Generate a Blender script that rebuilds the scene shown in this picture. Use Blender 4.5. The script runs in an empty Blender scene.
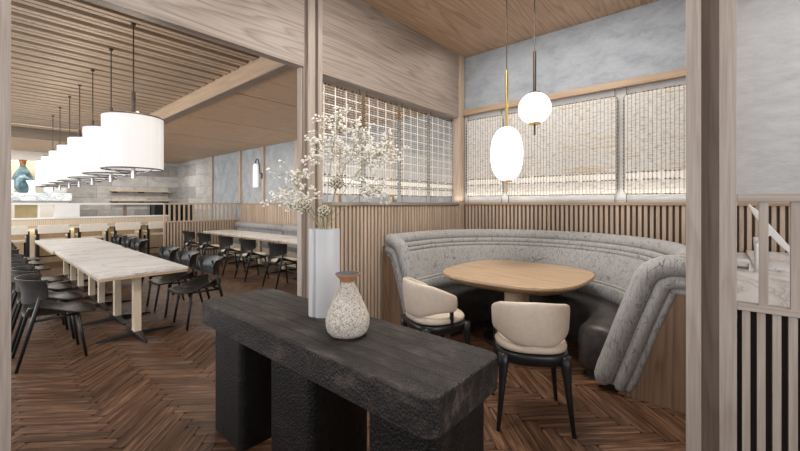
import bpy, math, random
from math import sin, cos, pi, radians as R
random.seed(7)
S = bpy.context.scene
COL = S.collection

# ------------------------------------------------------------------ materials
MATS = {}
def new_mat(name):
    m = bpy.data.materials.new(name); m.use_nodes = True
    nt = m.node_tree; b = nt.nodes['Principled BSDF']
    MATS[name] = m
    return m, nt, b
def N(nt, t, **kw):
    n = nt.nodes.new(t)
    for k, v in kw.items(): setattr(n, k, v)
    return n
def ramp(nt, fac, stops):
    r = N(nt, 'ShaderNodeValToRGB'); e = r.color_ramp.elements
    while len(e) < len(stops): e.new(.5)
    for i, (p, c) in enumerate(stops):
        e[i].position = p; e[i].color = (*c, 1)
    nt.links.new(fac, r.inputs[0]); return r.outputs[0]
def noise(nt, vec, scale, detail=4, rough=.55, dist=0):
    n = N(nt, 'ShaderNodeTexNoise'); n.inputs['Scale'].default_value = scale
    n.inputs['Detail'].default_value = detail; n.inputs['Roughness'].default_value = rough
    n.inputs['Distortion'].default_value = dist
    nt.links.new(vec, n.inputs['Vector']); return n.outputs['Fac']
def mapping(nt, src, scale=(1,1,1), rot=(0,0,0)):
    m = N(nt, 'ShaderNodeMapping'); m.inputs['Scale'].default_value = scale
    m.inputs['Rotation'].default_value = rot
    nt.links.new(src, m.inputs['Vector']); return m.outputs[0]
def mix(nt, fac, a, b, mode='MIX'):
    m = N(nt, 'ShaderNodeMix', data_type='RGBA', blend_type=mode)
    for sock, v in ((m.inputs['Factor'], fac), (m.inputs['A'], a), (m.inputs['B'], b)): pass
    i = [s for s in m.inputs if s.enabled]
    def put(s, v):
        if hasattr(v, 'links') or hasattr(v, 'is_linked'): nt.links.new(v, s)
        elif isinstance(v, (int, float)): s.default_value = v
        else: s.default_value = (*v, 1)
    put(i[0], fac); put(i[1], a); put(i[2], b)
    return [o for o in m.outputs if o.enabled][0]
def bump(nt, b, h, strength=.2, dist=.01):
    n = N(nt, 'ShaderNodeBump'); n.inputs['Strength'].default_value = strength
    n.inputs['Distance'].default_value = dist
    nt.links.new(h, n.inputs['Height']); nt.links.new(n.outputs[0], b.inputs['Normal'])

def wood(name, light, dark, axis='Z', fine=60, stretch=.05, rings=5, ringamt=.5, rough=.5, fineamt=.5, island=0):
    m, nt, b = new_mat(name)
    tc = N(nt, 'ShaderNodeTexCoord').outputs['Object']
    if island:
        g = N(nt, 'ShaderNodeNewGeometry').outputs['Random Per Island']
        cx = N(nt, 'ShaderNodeCombineXYZ')
        mm = N(nt, 'ShaderNodeMath', operation='MULTIPLY'); mm.inputs[1].default_value = 37.0
        nt.links.new(g, mm.inputs[0])
        for k in range(3): nt.links.new(mm.outputs[0], cx.inputs[k])
        va = N(nt, 'ShaderNodeVectorMath', operation='ADD')
        nt.links.new(tc, va.inputs[0]); nt.links.new(cx.outputs[0], va.inputs[1]); tc = va.outputs[0]
    s = [1, 1, 1]; s['XYZ'.index(axis)] = stretch
    v = mapping(nt, tc, s)
    f1 = noise(nt, v, fine, 3, .6)
    s2 = [1, 1, 1]; s2['XYZ'.index(axis)] = .075
    v2 = mapping(nt, tc, s2)
    base = noise(nt, v2, 2.6, 2, .5)
    mu = N(nt, 'ShaderNodeMath', operation='MULTIPLY'); mu.inputs[1].default_value = rings * 4
    nt.links.new(base, mu.inputs[0])
    fr = N(nt, 'ShaderNodeMath', operation='FRACT'); nt.links.new(mu.outputs[0], fr.inputs[0])
    mid = [ (a*.55+c*.45) for a, c in zip(light, dark) ]
    rc = ramp(nt, fr.outputs[0], [(0, [l*(1-ringamt)+d*.75*ringamt for l, d in zip(light, dark)]), (.16, light), (.6, [l*.96 for l in light]), (.93, [l*(1-ringamt)+d*ringamt for l, d in zip(light, dark)]), (1, [l*(1-ringamt)+d*.75*ringamt for l, d in zip(light, dark)])])
    fc = ramp(nt, f1, [(.35, dark), (.62, light)])
    c = mix(nt, fineamt, rc, fc)
    big = noise(nt, mapping(nt, tc, s2), 3.5, 2)
    c = mix(nt, ramp(nt, big, [(.35, (.0,.0,.0)), (.7, (.3,.3,.3))]), c, mid)
    if island:
        k = ramp(nt, g, [(0, (1-island,)*3), (1, (1+0*island,)*3)])
        c = mix(nt, 1.0, c, k, 'MULTIPLY')
    nt.links.new(c, b.inputs['Base Color'])
    b.inputs['Roughness'].default_value = rough
    bump(nt, b, f1, .12, .004)
    return m

def plain(name, col, rough=.5, metal=0, var=.08, scale=8, bumpy=0, bscale=200, spec=None, sheen=0):
    m, nt, b = new_mat(name)
    tc = N(nt, 'ShaderNodeTexCoord').outputs['Object']
    f = noise(nt, tc, scale, 4)
    c = ramp(nt, f, [(.3, [x*(1-var) for x in col]), (.7, [min(1, x*(1+var)) for x in col])])
    nt.links.new(c, b.inputs['Base Color'])
    b.inputs['Roughness'].default_value = rough; b.inputs['Metallic'].default_value = metal
    if spec is not None: b.inputs['Specular IOR Level'].default_value = spec
    if sheen: b.inputs['Sheen Weight'].default_value = sheen
    if bumpy: bump(nt, b, noise(nt, tc, bscale, 3), bumpy, .004)
    return m

ASH_L, ASH_D = (.43, .37, .325), (.25, .195, .16)
OAK_L, OAK_D = (.50, .345, .235), (.22, .13, .08)
wood('ash_upright', ASH_L, ASH_D, 'Z', 90, .03, 4, .5, .5)
wood('ash_along', (.35,.295,.255), (.17,.125,.10), 'Y', 60, .04, 5, .75, .5, .4)
wood('ash_cross', ASH_L, ASH_D, 'X', 80, .03, 4, .5, .5)
wood('ash_dark_shaded', (.26,.20,.16), (.14,.105,.08), 'Z', 80, .03, 4, .6, .6)  # dark ash; paints shade of post recesses and beam underside, also the bar post
wood('oak_along', OAK_L, OAK_D, 'Y', 60, .04, 5, .7, .5, .4)
wood('oak_panel', (.66,.45,.29), (.40,.25,.15), 'Y', 50, .03, 7, .7, .5, .3, .12)
wood('oak_cross', (.46,.33,.22), (.26,.17,.11), 'X', 80, .03, 4, .5, .5)
wood('oak_upright', (.64,.51,.40), (.40,.29,.21), 'Z', 80, .03, 4, .5, .5, .5, .22)
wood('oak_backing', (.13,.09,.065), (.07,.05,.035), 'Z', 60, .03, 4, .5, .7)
wood('slat_ceiling_wood', (.50,.385,.285), (.31,.215,.15), 'Y', 60, .03, 4, .5, .5, .4, .15)
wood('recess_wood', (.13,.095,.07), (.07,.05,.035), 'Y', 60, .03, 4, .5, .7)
wood('walnut_panel', (.26,.165,.105), (.12,.07,.045), 'Z', 70, .04, 6, .75, .5, .35)
wood('table_oak', (.60,.43,.28), (.33,.21,.125), 'X', 55, .035, 6, .8, .38, .4)
wood('pale_wood', (.80,.68,.52), (.64,.51,.36), 'Z', 80, .04, 4, .3, .5)
wood('bar_wood_shaded', (.50,.38,.25), (.36,.26,.16), 'Z', 80, .04, 4, .4, .5)  # body wood darkened; shade under the ledge is in the colour
wood('pale_edge', (.60,.45,.29), (.42,.29,.17), 'X', 80, .04, 4, .3, .5)
wood('partition_wood', (.60,.48,.37), (.38,.28,.20), 'Z', 80, .04, 4, .4, .5, .5, .15)
plain('black_wood', (.010,.0105,.012), .36, 0, .3, 30, .1, 120)
plain('black_ply', (.022,.020,.019), .30, 0, .4, 20, .1, 120)
plain('black_steel', (.06,.06,.065), .28, .8, .1)
plain('groove_black', (.02,.016,.013), .8)
plain('backing_brown', (.045,.032,.026), .8)
plain('groove_brown', (.024,.014,.009), .9)
plain('steel', (.55,.55,.55), .25, 1, .05)
plain('taupe', (.16,.13,.11), .4, .6, .05)
plain('brass', (.60,.43,.20), .32, 1, .08)
plain('frame_brass', (.40,.30,.16), .5, .7, .08)
plain('bronze', (.08,.062,.05), .45, .6, .1)
plain('white_paint', (.82,.82,.81), .45, 0, .02)
plain('warm_white_plaster', (.66,.63,.58), .8, 0, .05, 4)
plain('cream_leather', (.60,.51,.42), .42, 0, .06, 25, .12, 300)
plain('chair_back_pale', (.84,.78,.68), .55, 0, .05, 10)
plain('cream_cushion', (.58,.52,.44), .7, 0, .06, 25, .2, 300)
plain('dark_leather', (.035,.030,.028), .42, 0, .45, 14, .25, 60)
plain('stem_green', (.36,.31,.17), .7, 0, .2)
plain('petal_white', (.93,.90,.84), .8, 0, .05, 60)
plain('pod_dark', (.16,.13,.08), .7, 0, .3, 60)
plain('terracotta', (.42,.19,.10), .75, 0, .15, 30, .2, 200)
plain('vase_inside', (.10,.11,.12), .6, 0, .2)
plain('amber_glass', (.28,.11,.02), .12, 0, .5, 30)
plain('straw_pale', (.82,.79,.74), .8, 0, .12, 30)
plain('strand_cream', (.86,.83,.76), .7, 0, .08, 30)
plain('strand_soft', (.27,.245,.225), .7, 0, .3, 30)
plain('strand_dark', (.16,.145,.14), .7, 0, .2, 30)

def straw():
    m, nt, b = new_mat('straw')
    tc = N(nt, 'ShaderNodeTexCoord').outputs['Object']
    f = noise(nt, mapping(nt, tc, (14, 14, 60)), 1.0, 3, .7)
    c = ramp(nt, f, [(.36, (.42,.41,.40)), (.46, (.76,.73,.69)), (.60, (.88,.86,.82))])
    f2 = noise(nt, mapping(nt, tc, (.8, .8, 22)), 1.0, 2, .6)
    c = mix(nt, 1.0, c, ramp(nt, f2, [(.34, (.86,.72,.50)), (.42, (1,1,1))]), 'MULTIPLY')
    nt.links.new(c, b.inputs['Base Color']); b.inputs['Roughness'].default_value = .8
straw()

def concrete(name, a, c_, d, sc=1.0, stretch=(1,1,1), bs=.25):
    m, nt, b = new_mat(name)
    tc = N(nt, 'ShaderNodeTexCoord').outputs['Object']
    v = mapping(nt, tc, stretch)
    f = noise(nt, v, 1.8*sc, 10, .75, .2)
    f2 = noise(nt, v, 10*sc, 9, .8, .3)
    c1 = ramp(nt, f, [(.32, d), (.5, c_), (.68, a)])
    c2 = ramp(nt, f2, [(.30, (.70,.70,.71)), (.42, (.96,.96,.96)), (.7, (1.0,1.0,1.0))])
    c = mix(nt, .75, c1, c2, 'MULTIPLY')
    nt.links.new(c, b.inputs['Base Color']); b.inputs['Roughness'].default_value = .85
    bump(nt, b, f2, bs, .01)
concrete('plaster_blue_grey', (.42,.45,.49), (.35,.38,.415), (.26,.29,.33), 1.7, (1,1,1.8), .6)
concrete('plaster_panel', (.52,.55,.58), (.40,.43,.455), (.27,.30,.33), 2.2, (1,1,.7), .5)
concrete('plaster_lit', (.62,.63,.635), (.55,.56,.57), (.46,.475,.49), 2.2, (.6,.6,1.8), .8)  # lighter copy of the blue grey plaster, with its lighting put into the colour

def stone():
    m, nt, b = new_mat('stone_tile')
    tc = N(nt, 'ShaderNodeTexCoord').outputs['Object']
    sep = N(nt, 'ShaderNodeSeparateXYZ'); nt.links.new(tc, sep.inputs[0])
    ad = N(nt, 'ShaderNodeMath', operation='ADD'); nt.links.new(sep.outputs[0], ad.inputs[0]); nt.links.new(sep.outputs[1], ad.inputs[1])
    cb = N(nt, 'ShaderNodeCombineXYZ'); nt.links.new(ad.outputs[0], cb.inputs[0]); nt.links.new(sep.outputs[2], cb.inputs[1])
    br = N(nt, 'ShaderNodeTexBrick'); br.offset = .37
    br.inputs['Scale'].default_value = 1; br.inputs['Mortar Size'].default_value = .004
    br.inputs['Brick Width'].default_value = 1.1; br.inputs['Row Height'].default_value = .42
    br.inputs['Color1'].default_value = (.30,.29,.28,1); br.inputs['Color2'].default_value = (.60,.59,.57,1)
    br.inputs['Mortar'].default_value = (.14,.13,.12,1)
    nt.links.new(cb.outputs[0], br.inputs['Vector'])
    f = noise(nt, mapping(nt, tc, (1,1,2)), 3.5, 8, .7, .5)
    c = mix(nt, .8, br.outputs[0], ramp(nt, f, [(.3, (.5,.48,.46)), (.7, (1,1,1))]), 'MULTIPLY')
    nt.links.new(c, b.inputs['Base Color']); b.inputs['Roughness'].default_value = .7
stone()

def marble(name, base, vein, sc=1.4):
    m, nt, b = new_mat(name)
    tc = N(nt, 'ShaderNodeTexCoord').outputs['Object']
    v = mapping(nt, tc, (1, .6, 1), (0, 0, .6))
    f = noise(nt, v, sc, 8, .6, 1.5)
    s = N(nt, 'ShaderNodeMath', operation='SUBTRACT'); s.inputs[1].default_value = .5; nt.links.new(f, s.inputs[0])
    a = N(nt, 'ShaderNodeMath', operation='ABSOLUTE'); nt.links.new(s.outputs[0], a.inputs[0])
    c = ramp(nt, a.outputs[0], [(0, vein), (.012, [x*.35+y*.65 for x, y in zip(vein, base)]), (.06, base)])
    f2 = noise(nt, tc, 2.5, 4)
    c = mix(nt, .5, c, ramp(nt, f2, [(.3, (.72,.72,.73)), (.65, (1,1,1))]), 'MULTIPLY')
    nt.links.new(c, b.inputs['Base Color']); b.inputs['Roughness'].default_value = .28
marble('marble', (.84,.82,.80), (.42,.39,.37))
marble('marble_blue', (.75,.80,.82), (.15,.25,.30), 4)

def floor_planks():
    m, nt, b = new_mat('floor_plank_wood')
    uv = N(nt, 'ShaderNodeUVMap').outputs[0]
    g = N(nt, 'ShaderNodeNewGeometry').outputs['Random Per Island']
    mm = N(nt, 'ShaderNodeMath', operation='MULTIPLY'); mm.inputs[1].default_value = 91.0; nt.links.new(g, mm.inputs[0])
    cx = N(nt, 'ShaderNodeCombineXYZ'); nt.links.new(mm.outputs[0], cx.inputs[0]); nt.links.new(mm.outputs[0], cx.inputs[1])
    va = N(nt, 'ShaderNodeVectorMath', operation='ADD'); nt.links.new(uv, va.inputs[0]); nt.links.new(cx.outputs[0], va.inputs[1])
    f = noise(nt, mapping(nt, va.outputs[0], (1.6, 24, 1)), 1.6, 5, .7, .5)
    c = ramp(nt, f, [(.34, (.045,.020,.011)), (.50, (.115,.058,.033)), (.66, (.26,.148,.088))])
    k = ramp(nt, g, [(0, (.55,.52,.50)), (.5, (.9,.88,.86)), (1, (1.0,1.0,1.0))])
    c = mix(nt, 1.0, c, k, 'MULTIPLY')
    nt.links.new(c, b.inputs['Base Color'])
    b.inputs['Roughness'].default_value = .42
    b.inputs['Specular IOR Level'].default_value = .3
    bump(nt, b, f, .15, .003)
floor_planks()

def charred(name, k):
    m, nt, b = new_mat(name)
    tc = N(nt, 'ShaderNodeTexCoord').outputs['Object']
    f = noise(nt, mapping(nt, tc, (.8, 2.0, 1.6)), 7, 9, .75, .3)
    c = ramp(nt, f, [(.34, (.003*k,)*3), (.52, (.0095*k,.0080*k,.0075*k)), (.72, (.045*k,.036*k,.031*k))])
    nt.links.new(c, b.inputs['Base Color']); b.inputs['Roughness'].default_value = .48; b.inputs['Specular IOR Level'].default_value = .28
    vo = N(nt, 'ShaderNodeTexVoronoi'); vo.inputs['Scale'].default_value = 110
    nt.links.new(mapping(nt, tc, (1, 1, .7)), vo.inputs['Vector'])
    sm = N(nt, 'ShaderNodeMath', operation='ADD'); nt.links.new(vo.outputs['Distance'], sm.inputs[0]); nt.links.new(noise(nt, tc, 140, 3), sm.inputs[1])
    bump(nt, b, sm.outputs[0], .9, .0035)
charred('charred_wood', 2.0)
charred('charred_wood_shaded', .35)  # same char made darker; shade below the thick top put into the colour

def fabric(name, a, d, sc=38):
    m, nt, b = new_mat(name)
    tc = N(nt, 'ShaderNodeTexCoord').outputs['Object']
    w = noise(nt, mapping(nt, tc, (1, 1, .16)), 70, 3, .7, .6)
    c = ramp(nt, w, [(.36, [x*.55+y*.45 for x, y in zip(a, d)]), (.52, a)])
    vo = N(nt, 'ShaderNodeTexVoronoi', feature='DISTANCE_TO_EDGE'); vo.inputs['Scale'].default_value = 15
    wob = N(nt, 'ShaderNodeVectorMath', operation='ADD')
    nz = N(nt, 'ShaderNodeTexNoise'); nz.inputs['Scale'].default_value = 9
    nt.links.new(tc, nz.inputs['Vector'])
    sc_ = N(nt, 'ShaderNodeVectorMath', operation='SCALE'); sc_.inputs['Scale'].default_value = .07
    nt.links.new(nz.outputs['Color'], sc_.inputs[0])
    nt.links.new(mapping(nt, tc, (1, 1, .55)), wob.inputs[0]); nt.links.new(sc_.outputs[0], wob.inputs[1])
    nt.links.new(wob.outputs[0], vo.inputs['Vector'])
    line = ramp(nt, vo.outputs['Distance'], [(.015, (1,1,1)), (.042, (0,0,0))])
    gate = ramp(nt, noise(nt, tc, 13, 2), [(.50, (0,0,0)), (.60, (.8,.8,.8))])
    mk = mix(nt, 1.0, line, gate, 'MULTIPLY')
    c = mix(nt, mk, c, d)
    nt.links.new(c, b.inputs['Base Color']); b.inputs['Roughness'].default_value = .85
    b.inputs['Sheen Weight'].default_value = .2
    bump(nt, b, w, .3, .006)
fabric('bark_fabric', (.36,.357,.355), (.085,.08,.078), 30)
def speckle():
    m, nt, b = new_mat('speckled_ceramic')
    tc = N(nt, 'ShaderNodeTexCoord').outputs['Object']
    f = noise(nt, tc, 130, 3, .7)
    f2 = noise(nt, tc, 45, 4, .7)
    c = ramp(nt, f, [(.38, (.20,.15,.11)), (.48, (.52,.47,.41)), (.7, (.66,.62,.57))])
    c = mix(nt, .6, c, ramp(nt, f2, [(.36, (.62,.58,.54)), (.5, (1,1,1))]), 'MULTIPLY')
    nt.links.new(c, b.inputs['Base Color']); b.inputs['Roughness'].default_value = .55
    bump(nt, b, f, .4, .002)
speckle()
def glow(name, col, strength, bands=0):
    m, nt, b = new_mat(name)
    b.inputs['Base Color'].default_value = (*col, 1); b.inputs['Roughness'].default_value = .6
    b.inputs['Emission Color'].default_value = (*col, 1)
    if bands:
        tc = N(nt, 'ShaderNodeTexCoord').outputs['Object']
        f = noise(nt, mapping(nt, tc, (1,1,.02)), 30, 2)
        nt.links.new(ramp(nt, f, [(.3, [x*.93 for x in col]), (.6, col)]), b.inputs['Emission Color'])
    b.inputs['Emission Strength'].default_value = strength
    return m
glow('opal_glass', (1, .95, .88), 1.3)
glow('lamp_shade_fabric', (.74, .73, .715), .30, 1)
glow('shade_seam', (.70,.67,.64), .35)
glow('sconce_glass', (.95,.93,.90), .45, 1)
glow('led_strip', (1, .82, .55), 3.5)
glow('downlight_glow', (1, .93, .8), 6)
plain('ochre', (.42,.33,.16), .7)
def blueglass():
    m, nt, b = new_mat('blue_glass')
    tc = N(nt, 'ShaderNodeTexCoord').outputs['Object']
    f = noise(nt, tc, 3, 3, .5, 1)
    nt.links.new(ramp(nt, f, [(.35, (.05,.10,.13)), (.5, (.20,.36,.42)), (.65, (.45,.60,.66))]), b.inputs['Base Color'])
    b.inputs['Roughness'].default_value = .08
    b.inputs['Transmission Weight'].default_value = .3
blueglass()

# ------------------------------------------------------------------ mesh helpers
class MB:
    def __init__(s): s.v = []; s.f = []; s.uv = None
    def box(s, x0, x1, y0, y1, z0, z1):
        i = len(s.v)
        s.v += [(x0,y0,z0),(x1,y0,z0),(x1,y1,z0),(x0,y1,z0),(x0,y0,z1),(x1,y0,z1),(x1,y1,z1),(x0,y1,z1)]
        s.f += [(i,i+3,i+2,i+1),(i+4,i+5,i+6,i+7),(i,i+1,i+5,i+4),(i+1,i+2,i+6,i+5),(i+2,i+3,i+7,i+6),(i+3,i,i+4,i+7)]
        return s
    def loft(s, rings, closed=True, cap=True, wrap=False):
        i = len(s.v); n = len(rings[0])
        for r in rings: s.v += [tuple(p) for p in r]
        m = len(rings)
        for a in range(m if wrap else m-1):
            b = (a+1) % m
            for k in range(n if closed else n-1):
                l = (k+1) % n
                s.f.append((i+a*n+k, i+a*n+l, i+b*n+l, i+b*n+k))
        if cap and not wrap and closed:
            s.f.append(tuple(i+k for k in reversed(range(n))))
            s.f.append(tuple(i+(m-1)*n+k for k in range(n)))
        return s
    def prism(s, poly, z0, z1):
        return s.loft([[(x,y,z0) for x,y in poly], [(x,y,z1) for x,y in poly]])
    def lathe(s, prof, n=32, c=(0,0,0), cap=True):
        return s.loft([[(c[0]+r*cos(2*pi*k/n), c[1]+r*sin(2*pi*k/n), c[2]+z) for k in range(n)] for r, z in prof], cap=cap)
    def tube(s, pts, r, n=8, cap=True, closed=False):
        rs = r if isinstance(r, (list, tuple)) else [r]*len(pts)
        rings = []; m = len(pts); pn = None
        for a in range(m):
            if closed: p, q = pts[(a-1)%m], pts[(a+1)%m]
            else: p, q = pts[max(a-1,0)], pts[min(a+1,m-1)]
            t = [q[k]-p[k] for k in range(3)]; L = math.sqrt(sum(x*x for x in t)) or 1; t = [x/L for x in t]
            if pn is None:
                ref = (0,0,1) if abs(t[2]) < .9 else (1,0,0)
            else: ref = pn
            d = sum(ref[k]*t[k] for k in range(3))
            u = [ref[k]-d*t[k] for k in range(3)]; L = math.sqrt(sum(x*x for x in u)) or 1; u = [x/L for x in u]; pn = u
            w = [t[1]*u[2]-t[2]*u[1], t[2]*u[0]-t[0]*u[2], t[0]*u[1]-t[1]*u[0]]
            rings.append([[pts[a][k]+rs[a]*(cos(2*pi*j/n)*u[k]+sin(2*pi*j/n)*w[k]) for k in range(3)] for j in range(n)])
        return s.loft(rings, cap=cap, wrap=closed)
    def ico(s, c, r, sq=1.0, jit=0.0):
        t = (1+5**.5)/2; i = len(s.v)
        for p in [(-1,t,0),(1,t,0),(-1,-t,0),(1,-t,0),(0,-1,t),(0,1,t),(0,-1,-t),(0,1,-t),(t,0,-1),(t,0,1),(-t,0,-1),(-t,0,1)]:
            k = r/1.902*(1+random.uniform(-jit, jit))
            s.v.append((c[0]+p[0]*k, c[1]+p[1]*k, c[2]+p[2]*k*sq))
        for a in [(0,11,5),(0,5,1),(0,1,7),(0,7,10),(0,10,11),(1,5,9),(5,11,4),(11,10,2),(10,7,6),(7,1,8),(3,9,4),(3,4,2),(3,2,6),(3,6,8),(3,8,9),(4,9,5),(2,4,11),(6,2,10),(8,6,7),(9,8,1)]:
            s.f.append(tuple(i+k for k in a))
        return s
    def build(s, name, mat, parent=None, smooth=False, bevel=0, seg=2, sub=0, loc=None):
        me = bpy.data.meshes.new(name); me.from_pydata(s.v, [], s.f); me.update()
        if s.uv:
            l = me.uv_layers.new(name='UVMap')
            for k, uv in enumerate(s.uv): l.data[k].uv = uv
        o = bpy.data.objects.new(name, me); COL.objects.link(o)
        me.materials.append(MATS[mat])
        if parent: o.parent = parent
        if loc: o.location = loc
        if smooth:
            for p in me.polygons: p.use_smooth = True
        if bevel:
            b = o.modifiers.new('Bevel', 'BEVEL'); b.width = bevel; b.segments = seg; b.limit_method = 'ANGLE'; b.angle_limit = R(35)
            for p in me.polygons: p.use_smooth = True
            w = o.modifiers.new('WN', 'WEIGHTED_NORMAL'); w.keep_sharp = False
        if sub:
            b = o.modifiers.new('Sub', 'SUBSURF'); b.levels = sub; b.render_levels = sub
        return o
def box(x0,x1,y0,y1,z0,z1): return MB().box(x0,x1,y0,y1,z0,z1)
def tag(o, label, cat, group=None, kind=None):
    o['label'] = label; o['category'] = cat
    if group: o['group'] = group
    if kind: o['kind'] = kind
    return o
def thing(name, label, cat, loc=(0,0,0), rz=0, group=None):
    o = bpy.data.objects.new(name, None); COL.objects.link(o)
    o.empty_display_size = .1
    o.location = loc; o.rotation_euler = (0,0,rz)
    return tag(o, label, cat, group)
def st(mb, name, mat, label=None, **k):
    o = mb.build(name, mat, **k); o['kind'] = 'structure'
    if label: o['label'] = label; 
    return o
def dup(root, loc, rz, label, group=None):
    r = root.copy(); COL.objects.link(r); r.location = loc; r.rotation_euler = (0,0,rz); r['label'] = label
    if group: r['group'] = group
    for ch in list(root.children):
        c = ch.copy(); COL.objects.link(c); c.parent = r
        for g in list(ch.children):
            d = g.copy(); COL.objects.link(d); d.parent = c
    return r
def superell(a, b, n, m=40, cx=0, cy=0):
    out = []
    for k in range(m):
        t = 2*pi*k/m; c, s_ = cos(t), sin(t)
        out.append((cx+a*math.copysign(abs(c)**(2/n), c), cy+b*math.copysign(abs(s_)**(2/n), s_)))
    return out
def rrect(x0,x1,y0,y1,r,n=5):
    out = []
    for cx, cy, a0 in ((x1-r,y1-r,0),(x0+r,y1-r,90),(x0+r,y0+r,180),(x1-r,y0+r,270)):
        for k in range(n+1):
            a = R(a0+90*k/n); out.append((cx+r*cos(a), cy+r*sin(a)))
    return out

# ------------------------------------------------------------------ camera
XA = -3.2      # face of the screen wall
YB = 5.26      # face of the back wall
HC = 3.89      # alcove ceiling
cam_d = bpy.data.cameras.new('camera'); cam = bpy.data.objects.new('camera', cam_d); COL.objects.link(cam)
cam.location = (0,0,1.5); cam.rotation_euler = (R(90), 0, R(41))
cam_d.sensor_width = 36; cam_d.lens = 36*368.5/800; cam_d.shift_y = -22.5/800
cam_d.clip_start = .05; cam_d.clip_end = 100
S.camera = cam

# ------------------------------------------------------------------ floor
st(box(-16.6, 3.6, -3.2, 5.4, -.12, -.004), 'floor', 'groove_brown', 'dark base under the herringbone planks')
L, W = .545, .0908
pl = MB(); pl.uv = []
def plank(cx, cy, ang):
    hl, hw, r = L/2-.0016, W/2-.0016, .024
    pts = rrect(-hl, hl, -hw, hw, r, 3)
    c, s_ = cos(ang), sin(ang); i = len(pl.v); n = len(pts)
    top = [(cx+c*x-s_*y, cy+s_*x+c*y, 0) for x, y in pts]
    bot = [(x, y, -.004) for x, y, z in top]
    pl.v += top+bot
    pl.f.append(tuple(i+k for k in range(n))); pl.uv += [(x, y) for x, y in pts]
    for k in range(n):
        l = (k+1) % n
        pl.f.append((i+k, i+n+k, i+n+l, i+l)); pl.uv += [pts[k], pts[k], pts[l], pts[l]]
q = 2**.5
for j in range(-6, 9):
    for k in range(-150, 60):
        for kind in (0, 1):
            if kind == 0: p0, q0 = k*W+L/2, k*W+W/2
            else: p0, q0 = k*W+L+W/2, (k+1)*W-L/2
            p0 += j*L; q0 -= j*L
            X = (p0+q0)/q; Y = (q0-p0)/q+.15
            if -13.2 < X < 3.4 and -1.2 < Y < 5.6:
                plank(X, min(Y, 9), -pi/4 if kind == 0 else pi/4)
pl2 = pl
o = st(pl2, 'floor', 'floor_plank_wood', 'brown herringbone wood floor with rounded plank ends')

# ------------------------------------------------------------------ screen wall (left) of the alcove
def slats_y(x0, x1, y0, y1, z0, z1, pitch, w):
    m = MB(); y = y0+pitch*.3
    while y+w <= y1: m.box(x0, x1, y, y+w, z0, z1); y += pitch
    return m
def slats_x(y0, y1, x0, x1, z0, z1, pitch, w):
    m = MB(); x = x0+pitch*.3
    while x+w <= x1: m.box(x, x+w, y0, y1, z0, z1); x += pitch
    return m
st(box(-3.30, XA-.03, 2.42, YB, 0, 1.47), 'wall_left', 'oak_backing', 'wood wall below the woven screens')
st(slats_y(XA-.03, XA, 2.42, 5.12, 0, 1.47, .06, .037), 'trim_1', 'oak_upright', 'vertical oak slats below the see-through screens', bevel=.005)
st(box(-3.42, XA+.015, 2.42, 5.13, 1.47, 1.51), 'trim_2', 'ash_along', 'sill under the see-through screens', bevel=.003)
st(box(-3.42, XA, 2.42, YB, 2.88, HC), 'wall_left', 'ash_along', 'wide wood panel above the see-through screens')
st(box(XA-.10, XA+.03, 5.13, YB, 0, HC), 'trim_3', 'oak_upright', 'corner post between both screen walls', bevel=.003)
def ya(u):   # where the pixel column u meets the screen wall
    a = (u-400)/368.5; c, s_ = cos(R(41)), sin(R(41))
    return (a*s_+c)*(XA/(a*c-s_))
P = [ya(u) for u in (304.2, 307.7, 314.4, 317.7, 322)]
st(box(-3.30, XA-.025, P[0], P[4], 0, HC), 'trim_4', 'ash_dark_shaded', 'shadow gap core of the post beside the opening')
st(box(-3.30, XA+.01, P[1], P[2], 0, HC), 'trim_5', 'ash_upright', 'left facing board of the post beside the opening', bevel=.002)
st(box(-3.30, XA+.01, P[3], P[4], 0, HC), 'trim_6', 'ash_upright', 'right facing board of the post beside the opening', bevel=.002)
st(box(-3.305, -3.235, P[0]-.012, P[0]+.03, 0, 2.895), 'trim_7', 'ash_upright', 'jamb board of the opening to the dining room')
st(box(-3.30, XA, -3.2, P[0], 2.89, HC), 'wall_left', 'ash_along', 'wide wood panel above the opening to the dining room', bevel=.002)
st(box(-3.30, XA+.02, -.5, .137, 0, 2.895), 'trim_8', 'ash_upright', 'pale post at the left edge of the opening', bevel=.003)

# ------------------------------------------------------------------ back wall
st(box(-3.2, 3.6, YB+.03, YB+.15, 1.5, HC), 'wall_back', 'plaster_blue_grey', 'blue grey plaster wall')
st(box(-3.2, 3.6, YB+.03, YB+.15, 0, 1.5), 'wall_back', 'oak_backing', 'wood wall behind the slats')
st(slats_x(YB, YB+.03, -3.17, 3.5, 0, 1.47, .06, .037), 'trim_9', 'oak_upright', 'vertical oak slats along the back wall', bevel=.005)
st(box(-3.17, 3.6, YB-.015, YB+.03, 1.47, 1.51), 'trim_10', 'oak_cross', 'sill along the back wall', bevel=.003)
st(box(-3.17, -.10, YB-.06, YB+.03, 2.925, 3.01), 'trim_11', 'oak_cross', 'oak rail above the dense woven screens', bevel=.003)
st(box(-3.17, -.10, YB+.015, YB+.03, 1.51, 2.925), 'wall_back', 'plaster_lit', 'plaster behind the dense woven screens, coloured as brightly lit')
st(box(.06, 3.6, YB+.0, YB+.03, 1.51, HC), 'wall_back', 'plaster_lit', 'rough plaster wall right of the post, coloured as brightly lit')
st(box(-.10, .05, 2.30, YB, 0, HC), 'wall_right', 'ash_upright', 'thin side wall of the alcove')
# double post on the right
st(box(-.100, .045, 2.235, 2.30, 0, HC), 'trim_12', 'ash_dark_shaded', 'recessed core of the double post on the right')  # recess shade comes from the darker colour
st(box(-.1225, -.067, 2.19, 2.30, 0, HC), 'trim_13', 'ash_upright', 'left board of the double post on the right', bevel=.002)
st(box(-.004, .055, 2.19, 2.30, 0, HC), 'trim_14', 'ash_upright', 'right board of the double post on the right', bevel=.002)
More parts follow.
